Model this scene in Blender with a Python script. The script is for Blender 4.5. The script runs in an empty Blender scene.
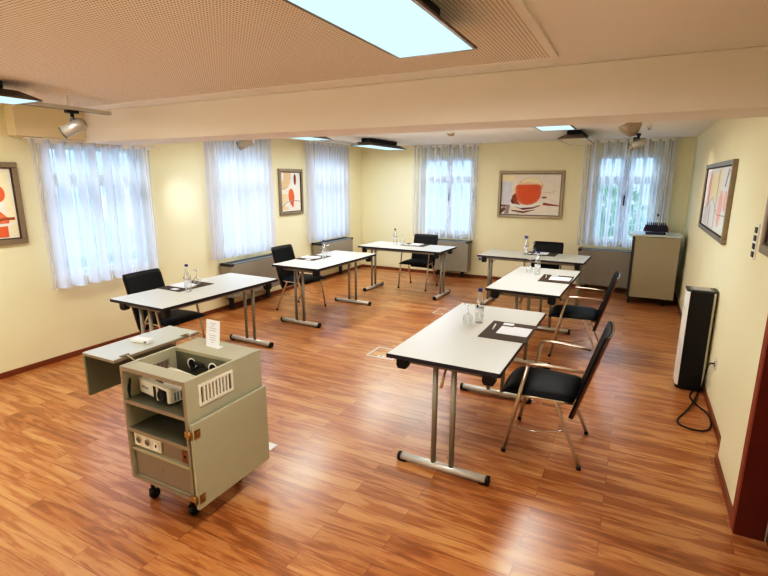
import bpy, bmesh, math, random
from mathutils import Vector, Matrix
random.seed(7)
PI = math.pi
SC = bpy.context.scene
C = SC.collection
# ------------------------------------------------------------------ materials
def nt(name):
    m = bpy.data.materials.new(name); m.use_nodes = True
    t = m.node_tree; t.nodes.clear()
    out = t.nodes.new('ShaderNodeOutputMaterial')
    return m, t, out
def lin(c):
    return tuple((x/255/12.92 if x/255 <= .04045 else ((x/255+.055)/1.055)**2.4) for x in c[:3]) + (1,)
def N(t, kind, **kw):
    n = t.nodes.new(kind)
    for k, v in kw.items():
        if k.startswith('i_'): n.inputs[k[2:].replace('_', ' ')].default_value = v
        else: setattr(n, k, v)
    return n
def pbr(name, rgb, rough=.5, metal=0., var=.06, scale=18., bump=0., spec=.5, coat=0.):
    m, t, out = nt(name); c = lin(rgb)
    b = N(t, 'ShaderNodeBsdfPrincipled'); b.inputs['Roughness'].default_value = rough
    b.inputs['Metallic'].default_value = metal; b.inputs['Specular IOR Level'].default_value = spec
    b.inputs['Coat Weight'].default_value = coat
    co = N(t, 'ShaderNodeTexCoord'); no = N(t, 'ShaderNodeTexNoise'); no.inputs['Scale'].default_value = scale
    no.inputs['Detail'].default_value = 4
    t.links.new(co.outputs['Object'], no.inputs['Vector'])
    mx = N(t, 'ShaderNodeMix', data_type='RGBA'); mx.inputs['A'].default_value = tuple(x*(1-var) for x in c[:3])+(1,)
    mx.inputs['B'].default_value = tuple(min(1, x*(1+var)) for x in c[:3])+(1,)
    t.links.new(no.outputs['Fac'], mx.inputs['Factor']); t.links.new(mx.outputs['Result'], b.inputs['Base Color'])
    if bump:
        bp = N(t, 'ShaderNodeBump'); bp.inputs['Strength'].default_value = bump; bp.inputs['Distance'].default_value = .004
        n2 = N(t, 'ShaderNodeTexNoise'); n2.inputs['Scale'].default_value = scale*8
        t.links.new(co.outputs['Object'], n2.inputs['Vector']); t.links.new(n2.outputs['Fac'], bp.inputs['Height'])
        t.links.new(bp.outputs['Normal'], b.inputs['Normal'])
    t.links.new(b.outputs[0], out.inputs[0]); return m
def emis(name, rgb, s):
    m, t, out = nt(name); e = N(t, 'ShaderNodeEmission'); e.inputs[0].default_value = lin(rgb); e.inputs[1].default_value = s
    t.links.new(e.outputs[0], out.inputs[0]); return m
def glassy(name, rgb=(235, 245, 248), gl=.12, rough=.03, tint=.9):
    m, t, out = nt(name)
    tr = N(t, 'ShaderNodeBsdfTransparent'); tr.inputs[0].default_value = tuple(x*tint for x in lin(rgb)[:3])+(1,)
    g = N(t, 'ShaderNodeBsdfGlossy'); g.inputs['Roughness'].default_value = rough
    lw = N(t, 'ShaderNodeLayerWeight'); lw.inputs[0].default_value = .25
    ma = N(t, 'ShaderNodeMath', operation='MULTIPLY_ADD'); ma.inputs[1].default_value = .5; ma.inputs[2].default_value = gl
    t.links.new(lw.outputs['Facing'], ma.inputs[0])
    mx = N(t, 'ShaderNodeMixShader'); t.links.new(ma.outputs[0], mx.inputs[0])
    t.links.new(tr.outputs[0], mx.inputs[1]); t.links.new(g.outputs[0], mx.inputs[2]); t.links.new(mx.outputs[0], out.inputs[0])
    return m
def floor_mat():
    m, t, out = nt('laminate_cherry_planks')
    L = t.links.new
    geo = N(t, 'ShaderNodeNewGeometry')
    br = N(t, 'ShaderNodeTexBrick'); br.offset = .37; br.offset_frequency = 2; br.squash = 1
    br.inputs['Scale'].default_value = 1; br.inputs['Brick Width'].default_value = .92; br.inputs['Row Height'].default_value = .105
    br.inputs['Mortar Size'].default_value = .0012; br.inputs['Mortar Smooth'].default_value = .3; br.inputs['Bias'].default_value = 0
    br.inputs['Color1'].default_value = (0, 0, 0, 1); br.inputs['Color2'].default_value = (1, 1, 1, 1); br.inputs['Mortar'].default_value = (.5, .5, .5, 1)
    L(geo.outputs['Position'], br.inputs['Vector'])
    sep = N(t, 'ShaderNodeSeparateColor'); L(br.outputs['Color'], sep.inputs[0])
    mp = N(t, 'ShaderNodeMapping'); mp.inputs['Scale'].default_value = (1.3, 12, 1); L(geo.outputs['Position'], mp.inputs[0])
    wm = N(t, 'ShaderNodeMath', operation='MULTIPLY'); wm.inputs[1].default_value = 37; L(sep.outputs[0], wm.inputs[0])
    n1 = N(t, 'ShaderNodeTexNoise', noise_dimensions='4D'); n1.inputs['Scale'].default_value = 1.7; n1.inputs['Detail'].default_value = 5
    n1.inputs['Roughness'].default_value = .6; n1.inputs['Distortion'].default_value = .8
    L(mp.outputs[0], n1.inputs['Vector']); L(wm.outputs[0], n1.inputs['W'])
    mp2 = N(t, 'ShaderNodeMapping'); mp2.inputs['Scale'].default_value = (5, 120, 1); L(geo.outputs['Position'], mp2.inputs[0])
    n2 = N(t, 'ShaderNodeTexNoise'); n2.inputs['Scale'].default_value = 1.; n2.inputs['Detail'].default_value = 3; L(mp2.outputs[0], n2.inputs['Vector'])
    # cathedral rings
    wv = N(t, 'ShaderNodeMath', operation='MULTIPLY'); wv.inputs[1].default_value = 26; L(n1.outputs['Fac'], wv.inputs[0])
    sn = N(t, 'ShaderNodeMath', operation='SINE'); L(wv.outputs[0], sn.inputs[0])
    a1 = N(t, 'ShaderNodeMath', operation='MULTIPLY_ADD'); a1.inputs[1].default_value = .045; L(sn.outputs[0], a1.inputs[0]); L(n1.outputs['Fac'], a1.inputs[2])
    a2 = N(t, 'ShaderNodeMath', operation='MULTIPLY_ADD'); a2.inputs[1].default_value = .22; L(n2.outputs['Fac'], a2.inputs[0]); L(a1.outputs[0], a2.inputs[2])
    a3 = N(t, 'ShaderNodeMath', operation='MULTIPLY_ADD'); a3.inputs[1].default_value = .20; L(sep.outputs[0], a3.inputs[0]); L(a2.outputs[0], a3.inputs[2])
    rp = N(t, 'ShaderNodeValToRGB'); cr = rp.color_ramp
    cr.elements[0].position = .30; cr.elements[0].color = lin((110, 60, 27))
    cr.elements[1].position = 1.0; cr.elements[1].color = lin((212, 160, 106))
    e = cr.elements.new(.66); e.color = lin((172, 109, 60))
    L(a3.outputs[0], rp.inputs[0])
    mx = N(t, 'ShaderNodeMix', data_type='RGBA'); mx.inputs['B'].default_value = lin((70, 28, 8)); L(rp.outputs[0], mx.inputs['A'])
    mf = N(t, 'ShaderNodeMath', operation='MULTIPLY'); mf.inputs[1].default_value = .75; L(br.outputs['Fac'], mf.inputs[0]); L(mf.outputs[0], mx.inputs['Factor'])
    b = N(t, 'ShaderNodeBsdfPrincipled'); b.inputs['Roughness'].default_value = .32; b.inputs['Specular IOR Level'].default_value = .55
    b.inputs['Coat Weight'].default_value = .25; b.inputs['Coat Roughness'].default_value = .22
    L(mx.outputs['Result'], b.inputs['Base Color'])
    bp = N(t, 'ShaderNodeBump'); bp.inputs['Strength'].default_value = .25; bp.inputs['Distance'].default_value = .002; bp.invert = True
    L(br.outputs['Fac'], bp.inputs['Height']); L(bp.outputs[0], b.inputs['Normal'])
    L(b.outputs[0], out.inputs[0]); return m
def perf_mat():
    m, t, out = nt('perforated_plasterboard'); L = t.links.new
    geo = N(t, 'ShaderNodeNewGeometry'); sx = N(t, 'ShaderNodeSeparateXYZ'); L(geo.outputs['Position'], sx.inputs[0])
    def wrap(o):
        a = N(t, 'ShaderNodeMath', operation='MULTIPLY'); a.inputs[1].default_value = 1/.0165; L(o, a.inputs[0])
        f = N(t, 'ShaderNodeMath', operation='FRACT'); L(a.outputs[0], f.inputs[0])
        s = N(t, 'ShaderNodeMath', operation='SUBTRACT'); s.inputs[1].default_value = .5; L(f.outputs[0], s.inputs[0])
        p = N(t, 'ShaderNodeMath', operation='MULTIPLY'); L(s.outputs[0], p.inputs[0]); L(s.outputs[0], p.inputs[1]); return p
    a, b_ = wrap(sx.outputs[0]), wrap(sx.outputs[1])
    ad = N(t, 'ShaderNodeMath', operation='ADD'); L(a.outputs[0], ad.inputs[0]); L(b_.outputs[0], ad.inputs[1])
    lt = N(t, 'ShaderNodeMath', operation='LESS_THAN'); lt.inputs[1].default_value = .25**2; L(ad.outputs[0], lt.inputs[0])
    mx = N(t, 'ShaderNodeMix', data_type='RGBA'); mx.inputs['A'].default_value = lin((240, 234, 224)); mx.inputs['B'].default_value = lin((150, 126, 104)); L(lt.outputs[0], mx.inputs['Factor'])
    b = N(t, 'ShaderNodeBsdfPrincipled'); b.inputs['Roughness'].default_value = .9; L(mx.outputs['Result'], b.inputs['Base Color']); L(b.outputs[0], out.inputs[0]); return m
def curtain_mat():
    m, t, out = nt('sheer_voile'); L = t.links.new
    tr = N(t, 'ShaderNodeBsdfTransparent'); tr.inputs[0].default_value = (1, 1, 1, 1)
    tl = N(t, 'ShaderNodeBsdfTranslucent'); tl.inputs[0].default_value = lin((222, 228, 248))
    df = N(t, 'ShaderNodeBsdfDiffuse'); df.inputs[0].default_value = lin((232, 230, 232))
    m1 = N(t, 'ShaderNodeMixShader'); m1.inputs[0].default_value = .42; L(tl.outputs[0], m1.inputs[1]); L(df.outputs[0], m1.inputs[2])
    lw = N(t, 'ShaderNodeLayerWeight'); lw.inputs[0].default_value = .5
    co = N(t, 'ShaderNodeTexCoord'); no = N(t, 'ShaderNodeTexNoise'); no.inputs['Scale'].default_value = 300; L(co.outputs['Object'], no.inputs[0])
    mr = N(t, 'ShaderNodeMapRange'); mr.inputs['From Min'].default_value = .25; mr.inputs['From Max'].default_value = .8; mr.interpolation_type = 'SMOOTHSTEP'
    mr.inputs['To Min'].default_value = .30; mr.inputs['To Max'].default_value = .9; L(lw.outputs['Facing'], mr.inputs[0])
    ga = N(t, 'ShaderNodeAttribute'); ga.attribute_name = 'gather'
    g2 = N(t, 'ShaderNodeMath', operation='MULTIPLY'); g2.inputs[1].default_value = .86; L(ga.outputs['Fac'], g2.inputs[0])
    g3 = N(t, 'ShaderNodeMath', operation='MAXIMUM'); L(g2.outputs[0], g3.inputs[0]); L(mr.outputs[0], g3.inputs[1])
    mx = N(t, 'ShaderNodeMixShader'); L(g3.outputs[0], mx.inputs[0]); L(tr.outputs[0], mx.inputs[1]); L(m1.outputs[0], mx.inputs[2]); L(mx.outputs[0], out.inputs[0])
    return m
M = dict(
    floor=floor_mat(), perf=perf_mat(), voile=curtain_mat(),
    wall=pbr('cream_yellow_paint', (238, 231, 196), .85, var=.02, scale=3, bump=.05),
    ceil=pbr('offwhite_ceiling_paint', (242, 240, 234), .9, var=.02, scale=2),
    beam=pbr('beam_paint', (236, 230, 222), .9, var=.02, scale=2),
    bulk=pbr('bulkhead_paint', (232, 220, 186), .9, var=.02, scale=2),
    base=pbr('cherry_baseboard', (128, 70, 38), .4, var=.15, scale=12),
    door=pbr('mahogany_door', (104, 36, 18), .35, var=.2, scale=9, coat=.2),
    doorlite=pbr('mahogany_edge', (140, 62, 34), .4, var=.2, scale=9),
    winframe=pbr('white_upvc', (232, 236, 244), .4, var=.02),
    sill=pbr('white_sill', (225, 222, 214), .5, var=.02),
    pane=glassy('window_pane', gl=.04, tint=.97),
    top=pbr('white_laminate', (212, 212, 204), .34, var=.015, scale=6),
    edge=pbr('dark_edge_band', (34, 32, 48), .45),
    rail=pbr('grey_beige_powdercoat', (150, 146, 132), .42, metal=.35, var=.04),
    silver=pbr('silver_powdercoat', (212, 210, 204), .35, metal=.4, var=.04),
    blackp=pbr('black_plastic', (9, 9, 12), .45, var=.1),
    black=pbr('black_fabric', (20, 21, 25), .85, var=.2, scale=120, bump=.3),
    leather=pbr('black_upholstery', (7, 7, 9), .55, spec=.3, var=.15, scale=60, bump=.2),
    shell=pbr('dark_brown_plywood', (92, 42, 22), .22, var=.2, scale=14, coat=.4),
    bronze=pbr('champagne_tube', (206, 190, 172), .30, metal=.8, var=.05),
    chrome=pbr('chrome', (210, 210, 214), .15, metal=1, var=.02),
    brass=pbr('brass', (168, 140, 92), .28, metal=.9, var=.15, scale=60),
    hinge=pbr('aged_nickel', (150, 144, 122), .3, metal=.8, var=.1),
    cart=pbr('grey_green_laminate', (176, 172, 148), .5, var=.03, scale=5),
    cartshade=pbr('grey_green_laminate_shaded', (112, 112, 94), .6, var=.03, scale=5),  # trolley laminate darkened, shade of the compartments put into the colour
    cartedge=pbr('taupe_edge', (150, 136, 118), .5, var=.04),
    cartgrey=pbr('taupe_panel', (138, 126, 112), .45, var=.04),
    carttop=pbr('pale_lid_laminate', (196, 200, 192), .35, var=.02),
    cab=pbr('warm_grey_cabinet', (168, 158, 134), .5, var=.03, scale=5),
    cabtop=pbr('pale_cabinet_top', (200, 210, 208), .3, var=.02),
    cabdark=pbr('dark_side_gap', (60, 56, 52), .6),
    rad=pbr('grey_convector', (158, 152, 138), .5, metal=.15, var=.03, scale=4),
    raddark=pbr('dark_grille', (44, 46, 52), .45, var=.1),
    radtop=pbr('convector_top', (120, 124, 130), .35, metal=.3, var=.03),
    white=pbr('white_plastic', (236, 236, 230), .4, var=.02),
    offwhite=pbr('ivory_plastic', (228, 222, 206), .4, var=.02),
    paper=pbr('white_paper', (242, 242, 246), .8, var=.01),
    ink=pbr('grey_ink', (160, 162, 170), .8),
    mat=pbr('dark_brown_leatherette', (66, 48, 30), .75, var=.12, scale=50, bump=.2),
    blue=pbr('blue_cap', (24, 30, 120), .4),
    navy=pbr('navy_plastic', (16, 18, 58), .4, var=.2),
    red=pbr('red_plastic', (150, 34, 34), .5),
    bottle=glassy('bottle_glass', (250, 252, 255), gl=.20, tint=.99),
    goblet=glassy('goblet_glass', (248, 250, 252), gl=.12, tint=.99),
    blabel=pbr('bottle_label', (226, 226, 232), .6),
    frame=pbr('pewter_frame', (150, 136, 116), .35, metal=.5, var=.1, scale=20),
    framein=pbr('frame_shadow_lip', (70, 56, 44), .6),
    lamp=pbr('lamp_housing', (26, 24, 24), .5),
    lampf=pbr('lamp_flared_frame', (128, 118, 108), .4, metal=.5),
    lampon=emis('lit_diffuser', (198, 238, 248), 1.12),
    lampoff=pbr('unlit_diffuser', (226, 218, 196), .35),
    spot=pbr('satin_spot_body', (190, 186, 178), .38, metal=.55, var=.03),
    gold=pbr('bronze_canopy', (172, 158, 138), .35, metal=.5, var=.05),
    grey=pbr('mid_grey', (128, 128, 130), .5),
    brown=pbr('brown_switch', (120, 70, 40), .4),
    hole=pbr('deep_black', (8, 8, 8), .8),
    metalfr=pbr('brushed_steel_frame', (206, 206, 200), .35, metal=.5),
    grass=pbr('garden_lawn', (196, 208, 206), .9, var=.4, scale=2),
    leaf=pbr('garden_leaves', (150, 196, 110), .8, var=.5, scale=5),
    facade=pbr('pale_facade', (200, 206, 214), .9, var=.05, scale=1),
)
PC = {k: pbr('art_'+k, v, .7, var=.10, scale=14) for k, v in dict(
    cream=(240, 232, 218), orange=(224, 106, 64), orange2=(222, 124, 88), maroon=(110, 48, 44), peach=(236, 206, 172),
    white=(250, 248, 246), rust=(160, 84, 52), blueish=(222, 222, 228), yellow=(244, 232, 196), pink=(240, 186, 180),
    greyl=(160, 150, 150), tan=(228, 196, 158), brown=(96, 58, 46)).items()}
# ------------------------------------------------------------------ mesh builder
class MB:
    def __init__(s): s.bm = bmesh.new(); s.mats = []; s.cur = 0
    def mat(s, m):
        if m not in s.mats: s.mats.append(m)
        s.cur = s.mats.index(m); return s
    def _fin(s, faces, smooth=False):
        for f in faces: f.material_index = s.cur; f.smooth = smooth
    def box(s, x0, x1, y0, y1, z0, z1, bev=0):
        v = [s.bm.verts.new((x, y, z)) for x in (x0, x1) for y in (y0, y1) for z in (z0, z1)]
        F = [(0, 1, 3, 2), (4, 6, 7, 5), (0, 4, 5, 1), (2, 3, 7, 6), (0, 2, 6, 4), (1, 5, 7, 3)]
        fs = [s.bm.faces.new([v[i] for i in f]) for f in F]
        s._fin(fs)
        if bev:
            es = list({e for f in fs for e in f.edges})
            r = bmesh.ops.bevel(s.bm, geom=es, offset=bev, segments=2, affect='EDGES', profile=.5)
            s._fin(r['faces'], True)
        return s
    def obox(s, c, half, R, bev=0):   # oriented box
        n0 = len(s.bm.verts); s.box(-half[0], half[0], -half[1], half[1], -half[2], half[2], bev)
        s.bm.verts.ensure_lookup_table()
        for v in list(s.bm.verts)[n0:]: v.co = R @ v.co + Vector(c)
        return s
    def tube(s, pts, r, seg=10, cap=True, flat=1.0):
        pts = [Vector(p) for p in pts]; rs = r if isinstance(r, (list, tuple)) else [r]*len(pts)
        rings = []; up = None
        for i, p in enumerate(pts):
            d = (pts[min(i+1, len(pts)-1)] - pts[max(i-1, 0)]).normalized()
            if up is None: up = Vector((0, 0, 1)) if abs(d.z) < .9 else Vector((1, 0, 0))
            a = d.cross(up).normalized(); b = a.cross(d).normalized(); up = b
            rings.append([s.bm.verts.new(p + (a*math.cos(2*PI*k/seg) + b*flat*math.sin(2*PI*k/seg))*rs[i]) for k in range(seg)])
        fs = []
        for i in range(len(rings)-1):
            for k in range(seg):
                fs.append(s.bm.faces.new([rings[i][k], rings[i][(k+1) % seg], rings[i+1][(k+1) % seg], rings[i+1][k]]))
        s._fin(fs, True)
        if cap:
            s._fin([s.bm.faces.new(rings[0][::-1]), s.bm.faces.new(rings[-1])])
        return s
    def lathe(s, prof, c=(0, 0, 0), seg=20, R=None, smooth=True, cap=True):
        c = Vector(c); rings = []
        for r, z in prof:
            ring = []
            for k in range(seg):
                p = Vector((r*math.cos(2*PI*k/seg), r*math.sin(2*PI*k/seg), z))
                ring.append(s.bm.verts.new(c + (R @ p if R else p)))
            rings.append(ring)
        fs = []
        for i in range(len(rings)-1):
            for k in range(seg):
                fs.append(s.bm.faces.new([rings[i][k], rings[i][(k+1) % seg], rings[i+1][(k+1) % seg], rings[i+1][k]]))
        s._fin(fs, smooth)
        if cap:
            if prof[0][0] > 1e-5: s._fin([s.bm.faces.new(rings[0][::-1])])
            if prof[-1][0] > 1e-5: s._fin([s.bm.faces.new(rings[-1])])
        return s
    def poly(s, pts, depth=None):
        """flat polygon; depth = extrusion vector"""
        a = [s.bm.verts.new(Vector(p)) for p in pts]; fs = [s.bm.faces.new(a)]
        if depth is not None:
            d = Vector(depth); b = [s.bm.verts.new(Vector(p)+d) for p in pts]
            fs.append(s.bm.faces.new(b[::-1]))
            for i in range(len(a)):
                j = (i+1) % len(a); fs.append(s.bm.faces.new([a[j], a[i], b[i], b[j]]))
        s._fin(fs); return s
    def frustum(s, x, y, w0, l0, z0, w1, l1, z1, open_bottom=False):
        q = lambda w, l, z: [s.bm.verts.new((x+a*w/2, y+b*l/2, z)) for a, b in ((-1, -1), (1, -1), (1, 1), (-1, 1))]
        a, b = q(w0, l0, z0), q(w1, l1, z1); fs = [s.bm.faces.new(b)]
        if not open_bottom: fs.append(s.bm.faces.new(a[::-1]))
        for i in range(4): j = (i+1) % 4; fs.append(s.bm.faces.new([a[i], a[j], b[j], b[i]]))
        s._fin(fs); return s
    def build(s, name, m=None, parent=None, bevel=0, loc=None):
        if m is not None and not s.mats: s.mats = [m]
        bmesh.ops.recalc_face_normals(s.bm, faces=s.bm.faces)
        me = bpy.data.meshes.new(name); s.bm.to_mesh(me); s.bm.free()
        for k in s.mats: me.materials.append(M[k] if isinstance(k, str) and k in M else PC[k])
        o = bpy.data.objects.new(name, me); C.objects.link(o)
        if parent: o.parent = parent
        if loc: o.location = loc
        if bevel:
            b = o.modifiers.new('bevel', 'BEVEL'); b.width = bevel; b.segments = 2; b.limit_method = 'ANGLE'; b.angle_limit = .8
        return o
def tag(o, label=None, cat=None, group=None, kind=None):
    for k, v in (('label', label), ('category', cat), ('group', group), ('kind', kind)):
        if v: o[k] = v
    return o
def thing(name, label, cat, loc=(0, 0, 0), rz=0, group=None):
    o = bpy.data.objects.new(name, None); C.objects.link(o); o.empty_display_size = .1
    o.location = loc; o.rotation_euler = (0, 0, rz); return tag(o, label, cat, group)
def dup(root, loc, rz, label, parent=None):
    r = root.copy(); C.objects.link(r); r.parent = parent
    if parent is None:
        r.location = loc; r.rotation_euler = (0, 0, rz)
        if label: r['label'] = label
    for ch in [o for o in root.children]:
        dup(ch, None, None, None, r)
    return r
def structure(o): o['kind'] = 'structure'; return o
def struct(name, mb, m, bevel=0): return structure(mb.build(name, m, None, bevel))
# ------------------------------------------------------------------ room shell
XL, YB, XR, XN, ZC = -4.853, 8.474, .662, .612, 2.345
YF = -1.5
WT = .24
def wall_boxes(mb, along, fixed0, fixed1, a0, a1, ops):
    def bx(p, q, z0, z1):
        if q-p < 1e-4 or z1-z0 < 1e-4: return
        if along == 'y': mb.box(fixed0, fixed1, p, q, z0, z1)
        else: mb.box(p, q, fixed0, fixed1, z0, z1)
    cur = a0
    for (p, q, z0, z1) in sorted(ops):
        bx(cur, p, 0, ZC+.1); bx(p, q, 0, z0); bx(p, q, z1, ZC+.1); cur = q
    bx(cur, a1, 0, ZC+.1)
WZ0, WZ1 = .78, 2.12
Wl = [(2.66, 3.66, WZ0, 2.06), (4.70, 5.66, WZ0, WZ1), (6.78, 7.74, WZ0, WZ1)]
Wb = [(-3.56, -2.60, WZ0, WZ1), (-.62, .24, WZ0, WZ1)]
mb = MB(); wall_boxes(mb, 'y', XL-WT, XL, YF-WT, YB+WT, Wl); struct('wall_left', mb, 'wall')
mb = MB(); wall_boxes(mb, 'x', YB, YB+WT, XL, XR, Wb); struct('wall_back', mb, 'wall')
mb = MB(); mb.box(XR, XR+WT, 3.40, YB+WT, 0, ZC+.1)
mb.box(XN, XR+WT, 2.70, 3.40, 0, ZC+.1); mb.box(XN, XR+WT, 1.78, 2.70, 2.06, ZC+.1); mb.box(XN, XR+WT, YF, 1.78, 0, ZC+.1)
struct('wall_right', mb, 'wall')
mb = MB(); mb.box(XL, XR+WT, YF-WT, YF, 0, ZC+.1); struct('wall_front', mb, 'wall')
mb = MB(); mb.box(XL-WT, XR+WT, YF-WT, YB+WT, -.12, 0); struct('floor', mb, 'floor')
mb = MB(); mb.box(XL, XR+WT, YF, YB, ZC, ZC+.1); struct('ceiling', mb, 'ceil')
mb = MB(); mb.box(XL, XR, 2.985, 3.40, 2.07, ZC); struct('trim_1', mb, 'beam', .006)          # cross beam
mb = MB(); mb.box(XL, XL+.13, 2.38, 2.985, 2.09, ZC); struct('trim_2', mb, 'bulk', .006)      # bulkhead over the first window
mb = MB(); mb.box(-4.45, -.44, -.9, 2.72, ZC-.010, ZC); struct('trim_3', mb, 'perf')
mb = MB(); mb.box(-.455, -.425, -.9, 2.735, ZC-.014, ZC); mb.box(-4.45, -.44, 2.72, 2.735, ZC-.014, ZC); struct('trim_4', mb, 'ceil')
# baseboards
bh, bt = .052, .014
struct('baseboard_left', MB().box(XL, XL+bt, YF, YB, 0, bh), 'base', .003)
struct('baseboard_back', MB().box(XL+bt, XR-bt, YB-bt, YB, 0, bh), 'base', .003)
struct('baseboard_right', MB().box(XR-bt, XR, 3.40+bt, YB-bt, 0, bh).box(XN, XR, 3.40, 3.40+bt, 0, bh).box(XN-bt, XN, 2.76, 3.40+bt, 0, bh), 'base', .003)
# windows
def window(idx, op, axis):
    p, q, z0, z1 = op
    fr = MB(); pn = MB(); si = MB()
    d0, d1 = .10, .16   # depth into wall from inner face
    def bx(mb, a, b, za, zb, e0=d0, e1=d1):
        if axis == 'y': mb.box(XL-e1, XL-e0, a, b, za, zb)
        else: mb.box(a, b, YB+e0, YB+e1, za, zb)
    w = .055
    bx(fr, p, p+w, z0, z1); bx(fr, q-w, q, z0, z1); bx(fr, p+w, q-w, z0, z0+w); bx(fr, p+w, q-w, z1-w, z1)
    c = (p+q)/2; bx(fr, c-.05, c+.05, z0+w, z1-w); tz = 1.66 if axis == 'y' and idx == 1 else 1.68
    bx(fr, p+w, c-.05, tz, tz+.12); bx(fr, c+.05, q-w, tz, tz+.12)
    o = struct('window_%d' % idx, fr, 'winframe', .004)
    bx(pn, p+w, c-.05, z0+w, tz, .125, .131); bx(pn, c+.05, q-w, z0+w, tz, .125, .131)
    bx(pn, p+w, c-.05, tz+.12, z1-w, .125, .131); bx(pn, c+.05, q-w, tz+.12, z1-w, .125, .131)
    g = pn.build('pane', 'pane', o)
    bx(si, p, q, z0-.0, z0+.012, -.0, .10); si.build('sill', 'sill', o)
    h = MB(); 
    if axis == 'y': h.box(XL-.10, XL-.075, c-.012, c+.012, 1.35, 1.5)
    else: h.box(c-.012, c+.012, YB+.075, YB+.10, 1.35, 1.5)
    h.build('window_handle', 'raddark', o)
for i, op in enumerate(Wl): window(i+1, op, 'y')
for i, op in enumerate(Wb): window(i+4, op, 'x')
# door (right, near) : casing, jamb, leaf
d = MB(); d.box(XN-.018, XN, 2.70, 2.765, 0, 2.12); d.box(XN-.018, XN, 1.72, 1.78, 0, 2.12); d.box(XN-.018, XN, 1.78, 2.70, 2.06, 2.12)
cas = struct('trim_5', d, 'doorlite', .003)
d = MB(); d.box(XN-.016, XR+.06, 2.684, 2.70, 0, 2.06); d.box(XN-.016, XR+.06, 1.78, 1.796, 0, 2.06); d.box(XN-.016, XR+.06, 1.796, 2.684, 2.044, 2.06)
struct('trim_6', d, 'door')
d = MB(); d.box(XN+.115, XN+.155, 1.80, 2.68, .008, 2.04); dr = struct('door_1', d, 'door', .003)
MB().tube([(XN+.115, 1.88, 1.02), (XN+.07, 1.88, 1.02), (XN+.065, 1.90, 1.02), (XN+.065, 2.0, 1.02)], .009).build('door_handle', 'chrome', dr)
# outdoors: lawn, pale building, shrubs
struct('ground', MB().box(-30, 20, -10, 34, -3.2, -3.0), 'grass')
tree_spots = [(-.65, 13.4, 1.7), (1.9, 15.8, 1.7)]
for i, (tx, ty, tr) in enumerate(tree_spots):
    lab = ['garden tree with light green crown outside the right back window, left one',
           'garden tree with light green crown outside the right back window, right one',
           'garden tree outside the left back window', 'farthest right garden tree beyond the storage cabinet window'][i]
    t = thing('garden_tree', lab, 'tree', (tx, ty, -3.0), group='trees in the garden')
    MB().tube([(0, 0, 0), (.05, 0, 1.6), (0, .1, 3.2)], [.16, .12, .07]).build('trunk', 'base', t)
    cr = MB()
    for k in range(1500):
        u = random.random()*2-1; a = random.random()*2*PI; rr = tr*.62*(random.random()**.4); s = math.sqrt(1-u*u)
        c = Vector((rr*s*math.cos(a), rr*s*math.sin(a), 3.6+rr*u*1.1)); e = Vector((random.gauss(0, 1), random.gauss(0, 1), random.gauss(0, 1))).normalized()
        f = e.cross(Vector((.3, .2, 1))).normalized(); g = .06+.06*random.random()
        cr.poly([c-e*g, c+f*g*.6, c+e*g, c-f*g*.6])
    cr.build('crown', 'leaf', t)
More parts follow.
